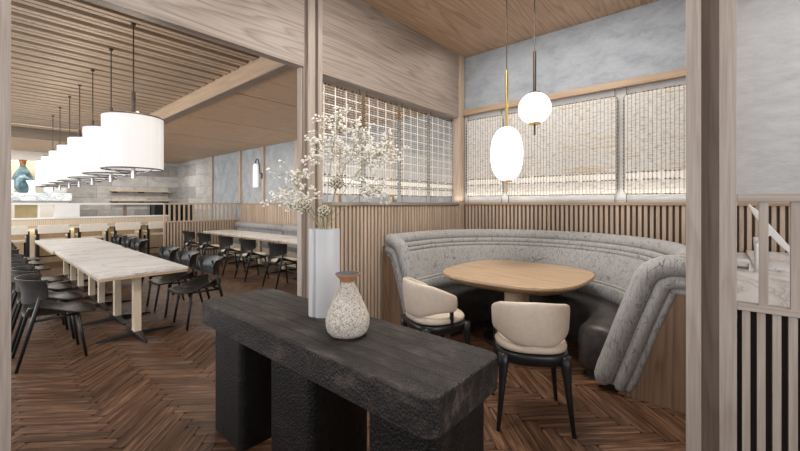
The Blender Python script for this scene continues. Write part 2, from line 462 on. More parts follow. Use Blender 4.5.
# ceilings
st(box(-3.2, 3.6, -3.2, YB+.03, HC, HC+.1), 'ceiling', 'oak_along', 'warm wood ceiling over the booth')

# ------------------------------------------------------------------ balustrade right of the post
def balustrade(root, x0, x1, pitch=.094):
    m = MB().box(x0, x1, -.03, .03, 1.505, 1.54); m.build('top_rail', 'ash_cross', root, bevel=.003)
    MB().box(x0, x1, -.03, .03, 1.032, 1.061).build('middle_rail', 'ash_cross', root, bevel=.003)
t = thing('balustrade', 'pale wood slatted balustrade right of the double post', 'balustrade', (0, 2.22, 0))
balustrade(t, .055, 3.5)
x = .126
for k in range(35):
    box(x, x+.028, -.02, .02, 1.061, 1.505).build('baluster', 'ash_upright', t); x += .094
m = slats_x(-.02, .012, .058, 3.45, .01, 1.032, .047, .026); m.build('slat_panel', 'ash_upright', t)
box(.058, 3.5, .03, .045, .01, 1.03).build('backing_board', 'backing_brown', t)


# marble counter behind it
t = thing('service_counter', 'white marble topped counter behind the balustrade on the right', 'counter', (0, 0, 0))
box(.06, 3.4, 2.45, YB-.02, .93, .985).build('countertop', 'marble', t, bevel=.004)
box(.08, 3.3, 2.55, YB-.03, 0, .93).build('counter_body', 'walnut_panel', t)
tag(box(.20, 2.0, 3.95, YB-.03, .985, 1.012).build('marble_slab', 'marble', bevel=.004), 'thick marble slab lying on the counter behind the balustrade', 'slab')
t = thing('white_sculpture', 'white angular bent sculpture on the marble counter behind the balustrade', 'sculpture', (.205, 3.83, .985))
m = MB(); m.tube([(0,0,0),(0,0,.16),(-.005,0,.26)], [.014,.014,.016], 8); m.build('stem', 'white_paint', t, smooth=True)
def ribbon(pts, w, th):
    m = MB(); rings = []
    for (x, z, ww) in pts:
        rings.append([(x-.1*ww, -w/2, z-ww/2), (x+.1*ww, -w/2, z+ww/2), (x+.1*ww, w/2, z+ww/2), (x-.1*ww, w/2, z-ww/2)])
    return m.loft(rings)
ribbon([(-.045,.50,.02),(0,.43,.055),(.06,.33,.06),(.13,.23,.055),(.19,.15,.03)], .05, .02).build('blade', 'white_paint', t, bevel=.004)
ribbon([(-.0,.22,.02),(.04,.255,.02),(.07,.29,.03)], .05, .02).build('bracket', 'white_paint', t, bevel=.003)
t = thing('low_stand', 'small white low stand on the counter next to the double post', 'stand', (.10, 4.0, .985))
box(-.03, .075, -.1, .1, .05, .06).build('stand_top', 'white_paint', t)
box(.066, .075, -.1, .1, 0, .05).build('side', 'white_paint', t)
box(-.03, -.021, -.1, .1, 0, .05).build('side', 'white_paint', t)

# ------------------------------------------------------------------ woven screens
def rr_path(a0, a1, z0, z1, r, n=5):
    return rrect(a0, a1, z0, z1, r, n)
def screen(kind, a0, a1, z0, z1, label):
    """flat screen spanning a (along the wall) and z; kind 'A' on the left wall plane, 'B' on the back wall"""
    if kind == 'A':
        root = thing('woven_screen', label, 'screen', (XA-.11, (a0+a1)/2, z0), 0, 'see-through woven screens on the left wall')
        c = (a0+a1)/2; f = lambda a, d, z: (d, a-c, z-z0)
    else:
        root = thing('woven_screen', label, 'screen', ((a0+a1)/2, YB-.02, z0), 0, 'dense woven screens on the back wall')
        c = (a0+a1)/2; f = lambda a, d, z: (a-c, -d, z-z0)
    def bx(m, aa, ab, da, db, za, zb):
        p = f(aa, da, za); q_ = f(ab, db, zb)
        m.box(min(p[0],q_[0]), max(p[0],q_[0]), min(p[1],q_[1]), max(p[1],q_[1]), p[2], q_[2])
    fr = MB(); fr.tube([f(a, 0, z) for a, z in rr_path(a0, a1, z0, z1, .05)], .0055, 6, closed=True)
    fr.build('frame', 'frame_brass', root, smooth=True)
    ztop = 2.88 if kind == 'A' else 2.925
    for a in (a0+.03, a1-.03):
        MB().tube([f(a, 0, z1-.01), f(a, 0, ztop)], .004, 6).build('hanger', 'bronze', root)
        MB().tube([f(a, 0, 1.51), f(a, 0, z0)], .004, 6).build('hanger', 'bronze', root)
    W_ = a1-a0
    m = MB(); marks = []
    def done(mat): marks.append((len(m.f), mat))
    if kind == 'A':
        n = max(2, round(W_/.165))
        for k in range(n):
            a = a0+W_*(k+.5)/n
            bx(m, a-.0075, a+.0075, -.008, -.004, z0, z1)
        z = z0+.11
        while z < z1-.04:
            bx(m, a0, a1, -.004, -.001, z-.007, z+.007); z += .112
        done('strand_cream')
        z = z0+.012
        while z < z1:
            hh = .0016 if z > 2.2 else .0024
            if not (1.72 < z < 1.80): bx(m, a0, a1, .0, .001, z-hh, z+hh)
            z += .028 if z > 2.2 else (.0175 if z > 1.95 else .011)
        bx(m, a0+.01, a1-.01, .0, .001, 1.735, 1.79)
        done('straw_pale')
        n = int(W_/.042)
        for k in range(1, n):
            a = a0+W_*k/n
            bx(m, a-.0012, a+.0012, .001, .0035, z0, z1)
        done('strand_dark')
        n = int(W_/.055)
        for zr in (z0, 1.70, 1.82, z1):
            for k in range(n):
                if k % 4 == 3: continue
                a = a0+W_*(k+.5)/n; bx(m, a-.013, a+.013, -.009, .009, zr-.006, zr+.006)
        for a in (a0, a1):
            z = z0+.05
            while z < z1-.04:
                bx(m, a-.005, a+.005, -.008, .008, z, z+.012); z += .05
        done('bronze')
    else:
        z = z0+.01
        while z < z1-.005:
            if not (1.785 < z < 1.875): bx(m, a0+.015, a1-.015, 0, .002, z-.0044, z+.0044)
            z += .0125
        done('straw')
        bx(m, a0+.02, a1-.02, .0, .0015, 1.785, 1.875)
        done('straw_pale')
        n = int(W_/.021)
        for k in range(1, n):
            if k % 2: continue
            a = a0+W_*k/n; w = .0028
            bx(m, a-w, a+w, .002, .0045, z0, z1)
        done('strand_soft')
        n = int(W_/.042)
        for zr in (z0, 1.785, 1.875, z1):
            for k in range(1, n):
                if k % 5 == 4: continue
                a = a0+W_*k/n; bx(m, a-.012, a+.012, -.006, .008, zr-.005, zr+.005)
        for a in (a0, a1):
            z = z0+.06
            while z < z1-.05:
                bx(m, a-.006, a+.006, -.006, .008, z, z+.016); z += .045
        done('bronze')
    o = m.build('weave', marks[0][1], root)
    s0 = 0
    for i, (e_, mat) in enumerate(marks):
        if i: o.data.materials.append(MATS[mat])
        for p in range(s0, e_): o.data.polygons[p].material_index = i
        s0 = e_
ZA0, ZA1 = 1.60, 2.825
for a0, a1, lb in ((2.45, 3.09, 'see-through woven screen nearest the flowers, leftmost on the left wall'), (3.15, 3.76, 'see-through woven screen second from the flowers on the left wall'),
               (3.82, 4.43, 'see-through woven screen third from the flowers on the left wall'), (4.49, 5.11, 'see-through woven screen next to the corner post on the left wall')):
    screen('A', a0, a1, ZA0, ZA1, lb)
for a0, a1, lb in ((-3.12, -2.485, 'narrow dense woven screen in the corner behind the oval pendant'), (-2.43, -.965, 'wide dense woven screen in the middle of the back wall'),
               (-.90, -.14, 'dense woven screen on the back wall cut off by the double post')):
    screen('B', a0, a1, 1.61, 2.835, lb)

# ------------------------------------------------------------------ booth
BC = (-1.58, 3.68)     # centre of the arc
def arc(r, a, z): return (BC[0]+r*cos(a), BC[1]+r*sin(a), z)
BY = 3.33              # plane of the booth ends
t = thing('banquette', 'curved grey upholstered booth with rolled top around the round table', 'banquette', (BC[0], BC[1], 0))
T = (-BC[0], -BC[1])
def lc(p): return (p[0]-BC[0], p[1]-BC[1], p[2])
def path(r_at, z, n=60):
    """points along the U from the left end round the back to the right end at radius r"""
    pts = []
    r = r_at
    pts += [(-r, BY-BC[1]+.0, z), (-r, (BY-BC[1])/2, z)]
    for k in range(n+1):
        a = pi - pi*k/n
        pts.append((r*cos(a), r*sin(a)*1.0, z))
    pts += [(r, (BY-BC[1])/2, z), (r, BY-BC[1], z)]
    return pts
def sweep(prof, name, mat, smooth=True):
    """prof: closed list of (r, z) swept along the U"""
    cols = [path(r, z) for r, z in prof]
    rings = [[c[i] for c in cols] for i in range(len(cols[0]))]
    return MB().loft(rings).build(name, mat, t, smooth=smooth)
def circ(rc, zc, rad, n=14): return [(rc+rad*cos(2*pi*k/n), zc+rad*sin(2*pi*k/n)) for k in range(n)]
# inner leaning upholstery
sweep([(1.03,.40),(1.045,.62),(1.075,.625),(1.19,.90),(1.24,.965),(1.40,.965),(1.40,.40)], 'backrest', 'bark_fabric', False)
sweep([(1.005,.42),(1.03,.585),(1.04,.60),(1.06,.60),(1.07,.42)], 'lumbar_pad', 'bark_fabric', True)
sweep(circ(1.39, 1.055, .078), 'top_roll', 'bark_fabric')
sweep(circ(1.28, .99, .036), 'roll', 'bark_fabric')
sweep(circ(1.232, .945, .026), 'roll', 'bark_fabric')
# outer shell of wood
sweep([(1.40,.0),(1.46,.0),(1.46,.98),(1.40,.98)], 'outer_shell', 'walnut_panel', False)
# seat: dark cushion on a dark plinth
def seat_prof(): 
    return [(.66,.06),(.64,.10),(.635,.36),(.65,.42),(.69,.455),(.80,.47),(1.02,.46),(1.04,.40),(1.04,.06)]
def seatpath(r, z, n=44, y0=-.20):
    pts = []
    for k in range(n+1):
        a = pi - pi*k/n
        pts.append((r*cos(a), r*sin(a), z))
    e = [(-r, y0*.5, z), ]
    return [(-r, y0, z), (-r, y0*.5, z)] + pts + [(r, y0*.5, z), (r, y0, z)]
cols = [seatpath(r, z) for r, z in seat_prof()]
rings = [[c[i] for c in cols] for i in range(len(cols[0]))]
def shrink(rg, dy, s_):
    cx = sum(p[0] for p in rg)/len(rg); cz = sum(p[2] for p in rg)/len(rg)
    return [(cx+(p[0]-cx)*s_, p[1]+dy, cz+(p[2]-cz)*s_) for p in rg]
rings = [shrink(rings[0], -.07, .72), shrink(rings[0], -.045, .92)] + rings + [shrink(rings[-1], -.045, .92), shrink(rings[-1], -.07, .72)]
MB().loft(rings).build('seat', 'dark_leather', t, smooth=True)
cols = [seatpath(r, z) for r, z in ((.70,.0),(.70,.08),(1.02,.08),(1.02,0))]
MB().loft([[c[i] for c in cols] for i in range(len(cols[0]))]).build('plinth', 'groove_black', t)
# upholstered ends: three nested rolls that run down the leaning edge
def endroll(off, rad, side, y, name='end_roll'):
    # centre line in (x outwards from arc centre, z)
    pts2 = []
    xb, xt, zt = .905, 1.225, 1.035
    base = [(xb, .035), (xb+.11, .36), (xb+.215, .68), (xb+.28, .86)]
    
    path_ = base + [(xb+.305, .93), (xb+.345, .985), (xb+.405, 1.022), (xb+.47, 1.045), (1.50 if side > 0 else 1.43, 1.05)]
    # offset every point outwards/downwards by off
    out = []
    for i, p in enumerate(path_):
        a = path_[max(i-1,0)]; b = path_[min(i+1, len(path_)-1)]
        dx, dz = b[0]-a[0], b[1]-a[1]; l = math.hypot(dx, dz)
        nx, nz = dz/l, -dx/l
        out.append((p[0]+nx*off, p[1]+nz*off))
    # smooth subdivision
    fine = []
    for i in range(len(out)-1):
        p0, p1, p2, p3 = out[max(i-1,0)], out[i], out[i+1], out[min(i+2, len(out)-1)]
        for k in range(4):
            u = k/4
            fine.append(tuple(.5*((2*p1[c])+(-p0[c]+p2[c])*u+(2*p0[c]-5*p1[c]+4*p2[c]-p3[c])*u*u+(-p0[c]+3*p1[c]-3*p2[c]+p3[c])*u**3) for c in (0,1)))
    fine.append(out[-1])
    pts = [(side*x-.06, y, z) for x, z in fine]
    pts = [(a, b, max(c, .05)) for a, b, c in pts]
    rs = [rad*.55, rad*.9] + [rad]*(len(pts)-2)
    return MB().tube(pts, rs, 14).build(name, 'bark_fabric', t, smooth=True)
ey = BY-BC[1]
for side in (-1, 1):
    endroll(0, .078, side, ey-.0)
    endroll(.118, .047, side, ey-.015)
    endroll(.185, .030, side, ey-.0)
    # filling between the leaning edge and the arc
    m = MB()
    poly = [(.93,.05),(1.14,.72),(1.22,.97),(1.40,1.0),(1.40,.05)]
    m.loft([[(side*x-.06, ey+.0, z) for x, z in poly], [(side*x-.06, ey+.30, z) for x, z in poly]]).build('end_padding', 'bark_fabric', t)
    xo = 1.535 if side > 0 else 1.53
    m = MB(); poly = [(1.03,0),(1.13,.35),(1.33,.97),(xo,.97),(xo,0)]
    m.loft([[(side*x-.06, ey+.01, z) for x, z in poly], [(side*x-.06, ey-.012, z) for x, z in poly]]).build('end_panel', 'walnut_panel', t)

# ------------------------------------------------------------------ round table
t = thing('round_table', 'oak table with softly squared round top inside the grey booth', 'table', (-1.69, 3.90, 0), 0)
rings = []
for k, z in ((.0,.63),(.66,.63),(.80,.645),(.93,.685),(.985,.712),(1,.725),(1,.742),(.993,.75)):
    if k == 0: continue
    rings.append([(x*k, y*k, z) for x, y in superell(.725, .725, 3.0, 72)])
MB().loft(rings).build('tabletop', 'table_oak', t, bevel=.002)
MB().lathe([(.16,.04),(.13,.30),(.13,.632)], 32).build('pedestal', 'pale_edge', t, smooth=True)
MB().lathe([(.36,0),(.36,.015),(.32,.03),(.16,.042)], 40).build('base', 'black_wood', t, smooth=True)

# ------------------------------------------------------------------ cream tub chairs
def cream_chair(label, loc, rz):
    t = thing('tub_chair', label, 'chair', loc, rz, 'cream leather chairs at the round table')
    rg = []
    for k, z in ((.90,.515),(.985,.52),(1,.535),(.985,.552),(.93,.566),(.6,.575),(.2,.577)):
        rg.append([(x*k, y*k+.01, z) for x, y in superell(.238, .235, 2.7, 40)])
    MB().loft(rg).build('seat_cushion', 'cream_leather', t, smooth=True)
    rg = []
    for k, z in ((.84,.425),(.93,.435),(1.0,.475),(1.0,.50),(.97,.508)):
        rg.append([(x*k, y*k+.01, z) for x, y in superell(.240, .238, 3.0, 40)])
    MB().loft(rg).build('seat_frame', 'black_wood', t, smooth=True)
    for sx in (-1, 1):
        for sy in (-1, 1):
            p = [(sx*.196, sy*.19+.01, .50), (sx*.197, sy*.192+.01, .43), (sx*.206, sy*.203+.01, .30), (sx*.235, sy*.232+.01, 0)]
            MB().tube(p, [.036, .034, .022, .0125], 12).build('leg', 'black_wood', t, smooth=True)
    n = 44; rg = []
    A = 110
    for k in range(n+1):
        th = -A+2*A*k/n; u = abs(th)/A
        a = R(-90+th)
        top = .864-.09*u**1.5-.045*max(0, (u-.5)/.5)**1.2
        g_ = min(1, max(0, (u-.22)/.46)); g_ = g_*g_*(3-2*g_)
        bot = .568+.045*g_
        rx, ry = .232, .238
        cx, cy = rx*cos(a), ry*sin(a)+.01
        if u > .9:
            e = math.sqrt(max(0, 1-((u-.9)/.1)**2)); mid = (top+bot)/2; h = (top-bot)/2*(.5+.5*e); top, bot = mid+h, mid-h
            th_s = max(.3, e)
        else: th_s = 1
        nx, ny = cos(a), sin(a)
        sec = []
        T_ = .022*th_s
        for j in range(20):
            q_ = 2*pi*j/20; c_, s_ = cos(q_), sin(q_)
            dr = T_*math.copysign(abs(c_)**.6, c_); dz = math.copysign(abs(s_)**.4, s_)
            zz = (top+bot)/2+dz*(top-bot)/2
            rr = dr+.03*(zz-.58)/.3*(1-u*.6)
            sec.append((cx+nx*rr, cy+ny*rr, zz))
        rg.append(sec)
    MB().loft(rg).build('backrest', 'cream_leather', t, smooth=True)
    for sx in (-1, 1):
        MB().box(sx*.232-.011, sx*.232+.011, .02, .05, .47, .69).build('arm_support', 'black_wood', t, bevel=.004)
    return t
ch = cream_chair('cream leather chair seen from behind in front of the round table', (-1.02, 2.57, 0), math.atan2(.52, .85))
ch2 = dup(ch, (-1.875, 2.60, 0), R(-24), 'cream leather chair half hidden behind the black console end, seen from its side')

# ------------------------------------------------------------------ pendants over the booth
def cable(root, z0, z1, mat='bronze'): MB().tube([(0,0,z0),(0,0,z1)], .0065, 6).build('cable', mat, root)
t = thing('pendant_lamp', 'oval opal glass pendant on a brass stem, the lower of the pair', 'lamp', (-1.764, 3.808, 0), 0, 'opal glass pendants over the round table')
prof = []
for k in range(25):
    a = -pi/2+pi*k/24; c_, s_ = cos(a), sin(a)
    prof.append((max(.05, max(0,.172*abs(c_)**.75)), 2.035+.29*math.copysign(abs(s_)**.92, s_)))
MB().lathe(prof, 40).build('glass_shade', 'opal_glass', t, smooth=True)
MB().lathe([(.055,1.733),(.055,1.747)], 24).build('bottom_cap', 'brass', t)
MB().lathe([(.010,1.62),(.010,1.735)], 12).build('finial', 'brass', t)
MB().lathe([(.016,2.31),(.016,2.95)], 16).build('stem', 'brass', t)
cable(t, 2.95, HC); MB().lathe([(.05,HC-.03),(.05,HC)], 24).build('ceiling_rose', 'brass', t)
t = thing('pendant_lamp', 'round opal glass globe pendant on a dark stem, the higher of the pair', 'lamp', (-1.547, 4.044, 0), 0, 'opal glass pendants over the round table')
prof = [(max(.05, .173*cos(-pi/2+pi*k/24)), 2.545+.172*sin(-pi/2+pi*k/24)) for k in range(25)]
MB().lathe(prof, 40).build('glass_shade', 'opal_glass', t, smooth=True)
MB().lathe([(.065,2.366),(.065,2.382)], 24).build('bottom_cap', 'brass', t)
MB().lathe([(.010,2.25),(.010,2.368)], 12).build('finial', 'bronze', t)
MB().lathe([(.06,2.705),(.06,2.72)], 24).build('top_cap', 'bronze', t)
MB().lathe([(.017,2.71),(.017,3.17)], 16).build('stem', 'bronze', t)
cable(t, 3.17, HC); MB().lathe([(.05,HC-.03),(.05,HC)], 24).build('ceiling_rose', 'bronze', t)

# ------------------------------------------------------------------ black console
t = thing('console_table', 'charred black wood console with thick top on three block legs', 'table', (-1.675, 1.22, 0))
def blk(x0, x1, y0, y1, z0, z1, r): 
    m = MB()
    pts = rrect(x0, x1, y0, y1, r, 6)
    e = .008
    def inset(k): return rrect(x0+k, x1-k, y0+k, y1-k, max(.004, r-k), 6)
    m.loft([[(x,y,z0) for x,y in inset(e)], [(x,y,z0+e) for x,y in pts], [(x,y,z1-e) for x,y in pts], [(x,y,z1-e*.3) for x,y in inset(e*.3)], [(x,y,z1) for x,y in inset(e)]])
    return m
n_b = 6; y0, y1 = -.245, .27
tp = blk(-.945, .965, y0, .27, .705, .85, .06)
top = tp.build('tabletop', 'charred_wood', t, bevel=0)
j = MB()
for k in range(1, n_b):
    yy = y0+(y1-y0)*k/n_b
    j.box(-.94, .9655, yy-.0018, yy+.0018, .712, .8508)
j.build('board_joints', 'groove_black', t)
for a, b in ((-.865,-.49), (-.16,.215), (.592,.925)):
    blk(a, b, -.185, .205, 0, .705, .035).build('leg', 'charred_wood_shaded', t)

# white folded vase
def vase_white():
    t = thing('tall_vase', 'tall white folded vase with a side slit standing on the black console', 'vase', (-1.741, 1.33, .85), R(41))
    a_, b_ = .090, .068
    def wall(a0, a1, k0, k1, n=48):
        out = []
        for k in range(n+1):
            th = R(a0+(a1-a0)*k/n); s_ = k0+(k1-k0)*k/n
            out.append((a_*s_*cos(th), b_*s_*sin(th)))
        return out
    o_ = wall(246, 246+342, 1, 1)
    # the far end of the sheet tucks inside behind the lip
    o_ += [(a_*s_*cos(R(d)), b_*s_*sin(R(d))) for d, s_ in ((231,.97),(234,.90),(240,.80),(250,.72),(265,.68))]
    i_ = []
    for k, (x, y) in enumerate(o_):
        p, q_ = o_[max(k-1,0)], o_[min(k+1,len(o_)-1)]
        dx, dy = q_[0]-p[0], q_[1]-p[1]; l = math.hypot(dx, dy)
        i_.append((x-dy/l*.004, y+dx/l*.004))
    ring = o_ + i_[::-1]
    m = MB(); m.loft([[(x,y,0) for x,y in ring], [(x,y,.50) for x,y in ring]])
    m.build('vase_wall', 'white_glaze', t)
    MB().prism([(x*.66,y*.66) for x,y in superell(a_, b_, 2, 32)], .0, .012).build('vase_bottom', 'white_glaze', t)
plain('white_glaze', (.62,.62,.63), .3, 0, .03, 6, .05, 60)
vase_white()
t = thing('bottle_vase', 'speckled ceramic bottle vase with terracotta rim on the black console', 'vase', (-1.398, 1.212, .85))
MB().lathe([(.060,0),(.085,.004),(.100,.022),(.108,.05),(.108,.078),(.098,.115),(.080,.155),(.060,.197),(.044,.23),(.034,.252),(.030,.262)], 48).build('body', 'speckled_ceramic', t, smooth=True)
MB().lathe([(.030,.256),(.033,.268),(.046,.280),(.062,.298),(.0625,.301),(.059,.301)], 48, cap=False).build('rim', 'terracotta', t, smooth=True)
MB().lathe([(.0592,.3015),(.050,.290),(.040,.278),(.029,.268),(.002,.262)], 40, cap=False).build('inside', 'vase_inside', t, smooth=True)

# ------------------------------------------------------------------ flowers in the tall vase
VC = (-1.741, 1.33, 1.33)
rt = (cos(R(41)), sin(R(41))); fw = (-sin(R(41)), cos(R(41)))
def fp(u, v, d=0):     # offset from the vase mouth: u right, d away, v up in metres
    return (VC[0]+rt[0]*u+fw[0]*d, VC[1]+rt[1]*u+fw[1]*d, VC[2]+v)
def bez(p0, p1, p2, n=10):
    return [tuple((1-s_)**2*p0[k]+2*s_*(1-s_)*p1[k]+s_*s_*p2[k] for k in range(3)) for s_ in [i/n for i in range(n+1)]]
def branch(label, tip, bend, heads, spread, name='flower_branch'):
    """one baby's breath branch: stem, side twigs, blossoms"""
    t = thing(name, label, 'flowers', fp(0,-.28), 0, 'white blossom branches in the tall vase')
    base = fp(random.uniform(-.02,.02), -.28, random.uniform(-.02,.02))
    o_ = fp(0,-.28)
    lp = lambda p: (p[0]-o_[0], p[1]-o_[1], p[2]-o_[2])
    mp = fp(*bend); e = fp(*tip)
    mth = fp(.012*math.copysign(1, tip[0]), .02, 0)
    main = [lp(base)] + [lp(p) for p in bez(mth, mp, e, 14)]
    m = MB(); m.tube(main, [.0026]*3+[.0022]*(len(main)-3), 5)
    bl = MB()
    for k in range(heads):
        i = random.randint(int(len(main)*.64), len(main)-1)
        s = main[i]
        f_ = (i/len(main))
        dx = random.gauss(0, spread); dz = random.gauss(spread*.45, spread*.8); dd = random.gauss(0, spread*.8)
        e2 = (s[0]+rt[0]*dx+fw[0]*dd, s[1]+rt[1]*dx+fw[1]*dd, s[2]+dz)
        midp = ((s[0]+e2[0])/2+random.uniform(-.01,.01), (s[1]+e2[1])/2, (s[2]+e2[2])/2+.012)
        m.tube([s, midp, e2], .0009, 3, cap=False)
        for q_ in range(random.randint(3, 6)):
            c_ = tuple(e2[k2]+random.gauss(0, .011) for k2 in range(3))
            m.tube([midp, c_], .0006, 3, cap=False)
            r = random.uniform(.0055, .0090)
            for _ in range(2):
                bl.ico(tuple(c_[k2]+random.gauss(0, r*.35) for k2 in range(3)), r*random.uniform(.65,1), random.uniform(.6,1), .35)
    m.build('stem', 'stem_green', t)
    b = bl.build('blossoms', 'petal_white', t); b['kind'] = 'stuff'
for tip, bend, h, sp, lb in (
    ((-.30,.17,.05), (-.12,.15,0), 30, .032, 'low white blossom branch reaching furthest left out of the tall vase'),
    ((-.20,.33,-.03), (-.10,.20,0), 34, .036, 'white blossom branch leaning left over the wood post'),
    ((-.12,.20,.04), (-.06,.10,.02), 14, .028, 'short white blossom branch low on the left above the vase'),
    ((-.02,.63,.04), (-.07,.33,0), 30, .036, 'tall white blossom branch standing upright in the vase'),
    ((.09,.66,-.04), (.02,.36,-.02), 34, .040, 'tallest white blossom branch just right of the upright one'),
    ((.22,.57,.02), (.08,.36,0), 42, .042, 'bushy white blossom branch at the upper right of the bouquet'),
    ((.375,.46,-.02), (.17,.42,0), 58, .040, 'white blossom branch reaching furthest right'),
    ((.33,.22,.03), (.20,.28,.02), 30, .034, 'lower right white blossom branch drooping beside the screens'),
    ):
    branch(lb, tip, bend, h, sp*1.25)
def pod(label, u, v, d, group):
    t = thing('seed_head_stem', label, 'flower', fp(0,-.28), 0, group)
    o_ = fp(0,-.28); lp = lambda p: (p[0]-o_[0], p[1]-o_[1], p[2]-o_[2])
    pts = [lp(fp(u*.1,-.28,0))] + [lp(p) for p in bez(fp(u*.2,.02,0), fp(u*.55, v*.5, d*.5), fp(u, v, d), 8)]
    MB().tube(pts, .003, 6).build('stem', 'stem_green', t, smooth=True)
    c_ = pts[-1]; m = MB(); dk = MB()
    for k in range(26):
        z = 1-2*(k+.5)/26; r = math.sqrt(1-z*z); a = k*2.39996
        d_ = (r*cos(a), r*sin(a), z)
        p = tuple(c_[q_]+.029*d_[q_] for q_ in range(3))
        m.ico(p, .0105, 1, .15)
        dk.ico(tuple(c_[q_]+.037*d_[q_] for q_ in range(3)), .0060, 1, .1)
    dk.ico(c_, .030, 1, 0)
    m.build('seed_head', 'petal_cream', t, smooth=True); dk.build('seeds', 'pod_dark', t)
plain('petal_cream', (.62,.58,.46), .75, 0, .25, 45)
g = 'round seed heads in the tall vase'
pod('round seed head highest of the three, in front of the screens', .085, .285, -.06, g)
pod('round seed head leftmost of the three, in front of the wood post', -.10, .155, -.05, g)
pod('round seed head lowest of the three, just above the vase', .012, .125, -.07, g)

# ------------------------------------------------------------------ dining room shell
WX = -16.36
st(box(WX-.15, WX, -3.2, YB+.15, 0, 3.5), 'wall_far', 'stone_tile', 'grey stone tile wall at the end of the dining room')
st(box(WX, -13.04, YB, YB+.15, 0, 3.5), 'wall_back', 'stone_tile', 'stone tiled stretch of the dining room back wall')
st(box(-13.04, -3.2, YB+.04, YB+.15, 0, 3.5), 'wall_back', 'plaster_panel', 'blue grey plaster of the dining room back wall')
k = 11
for x in (-13.04, -11.02, -9.64, -8.0, -6.4, -4.8):
    k += 1
    st(box(x-.05, x+.05, YB-.02, YB+.04, 1.5, 3.08), 'trim_%d' % (k+3), 'oak_upright', 'upright batten on the dining room plaster')
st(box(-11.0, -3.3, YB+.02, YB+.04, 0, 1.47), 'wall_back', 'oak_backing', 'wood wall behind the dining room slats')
st(slats_x(YB-.01, YB+.02, -11.0, -3.34, 0, 1.45, .085, .062), 'trim_22', 'oak_upright', 'vertical slats behind the bench')
st(box(-11.0, -3.3, YB-.02, YB+.04, 1.45, 1.49), 'trim_23', 'oak_cross', 'cap rail above the bench slats')
# flat plank ceiling
m = MB()
xs = [-3.3, -5.25, -7.31, -9.44, -11.3, -13.25, -15.2, WX]
for a, b in zip(xs[:-1], xs[1:]):
    x_hi, x_lo = a-.016, b+.016
    if x_hi > -12.15: 
        y0_ = 2.21
    m.box(x_lo, x_hi, 2.30, YB+.1, 3.08, 3.10)
for a, b in ((-12.15, -13.25), (-13.25, -15.2), (-15.2, WX)):
    m.box(b+.016, a-.016, -3.2, 2.29, 3.08, 3.10)
st(m, 'ceiling', 'oak_panel', 'flat wood ceiling of the dining room')
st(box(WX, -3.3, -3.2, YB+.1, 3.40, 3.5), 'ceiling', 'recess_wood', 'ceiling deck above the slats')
st(box(WX, -3.3, 2.31, YB+.1, 3.101, 3.13), 'ceiling', 'groove_black', 'dark gap above the flat wood ceiling')
st(box(-12.15, -3.30, 2.236, 2.34, 3.022, 3.036), 'trim_27', 'ash_dark_shaded', 'strip under the long dining beam, coloured as its shaded underside')  # added strip; its dark colour paints the shade under the beam
st(box(-12.15, -3.30, 2.236, 2.30, 3.036, 3.40), 'trim_24', 'oak_cross', 'long beam at the edge of the slatted ceiling')
st(box(-12.2, -12.12, -3.2, 2.235, 3.01, 3.40), 'trim_25', 'recess_wood', 'cross beam at the far end of the slatted ceiling')
m = MB(); x = -3.45
while x > -12.0:
    m.box(x-.068, x, -3.2, 2.225, 3.24, 3.31)
    m.box(x-.068-.018-.068, x-.068-.018, -3.2, 2.225, 3.24, 3.31)
    x -= .25
st(m, 'ceiling', 'slat_ceiling_wood', 'slatted wood ceiling over the long tables', bevel=.004)
# bulkhead and bright niche behind the bar
st(box(WX, -15.9, -3.2, 1.75, 2.80, 3.08), 'trim_26', 'warm_white_plaster', 'bulkhead above the bar niche')
st(box(WX, WX+.04, -3.2, 1.98, 1.5, 2.9), 'wall_far', 'warm_white_plaster', 'pale wall of the bar niche')
t = thing('led_strip', 'warm light strip under the bulkhead above the bar niche', 'lamp', (-16.2, -.6, 2.79))
box(-.02, .02, -2.4, 2.3, -.02, .0).build('strip', 'led_strip', t)
t = thing('back_bar', 'veined marble back bar carrying the blue vase', 'counter', (-15.8, -.5, 0))
box(-.5, .4, -2.5, 2.48, 1.56, 1.80).build('marble_top', 'marble_blue', t, bevel=.01)
box(-.5, .34, -2.5, 2.42, 0, 1.56).build('counter_body', 'warm_white_plaster', t)
# downlight
t = thing('downlight', 'small recessed downlight in the flat dining ceiling', 'lamp', (-15.3, 3.9, 3.07))
MB().lathe([(.06,-.004),(.075,-.004),(.075,.012),(.06,.012)], 24, cap=False).build('ring', 'steel', t)
MB().lathe([(.001,.002),(.058,.002)], 24, cap=False).build('lens', 'downlight_glow', t)
# wall shelves
for z, lb in ((1.91, 'upper thin wood wall shelf on the stone wall'), (1.56, 'lower thin wood wall shelf on the stone wall')):
    t = thing('wall_shelf', lb, 'shelf', (WX, 4.03, z), 0, 'thin shelves on the stone wall')
    box(.0, .22, -.92, .92, 0, .035).build('board', 'pale_edge', t)
    for y in (-.8, 0, .8): box(0, .2, y-.07, y+.07, -.045, 0).build('bracket', 'black_steel', t)
# sconce
t = thing('wall_sconce', 'white glass tube sconce on a black hooked arm beside the wood batten', 'lamp', (-9.83, YB-.06, 0))
MB().lathe([(.02,2.60),(.05,2.585),(.068,2.52),(.072,2.3),(.072,1.95),(.06,1.94)], 24, c=(0,-.06,0)).build('glass_shade', 'sconce_glass', t, smooth=True)
MB().tube([(.17,.03,2.30),(.17,-.02,2.32),(.17,-.05,2.60),(.13,-.06,2.72),(.06,-.06,2.73),(0,-.06,2.66),(0,-.06,2.59)], .014, 8).build('arm', 'black_steel', t, smooth=True)
MB().lathe([(.03,2.18),(.03,2.34)], 12, c=(.17,.03,0)).build('wall_plate', 'black_steel', t)

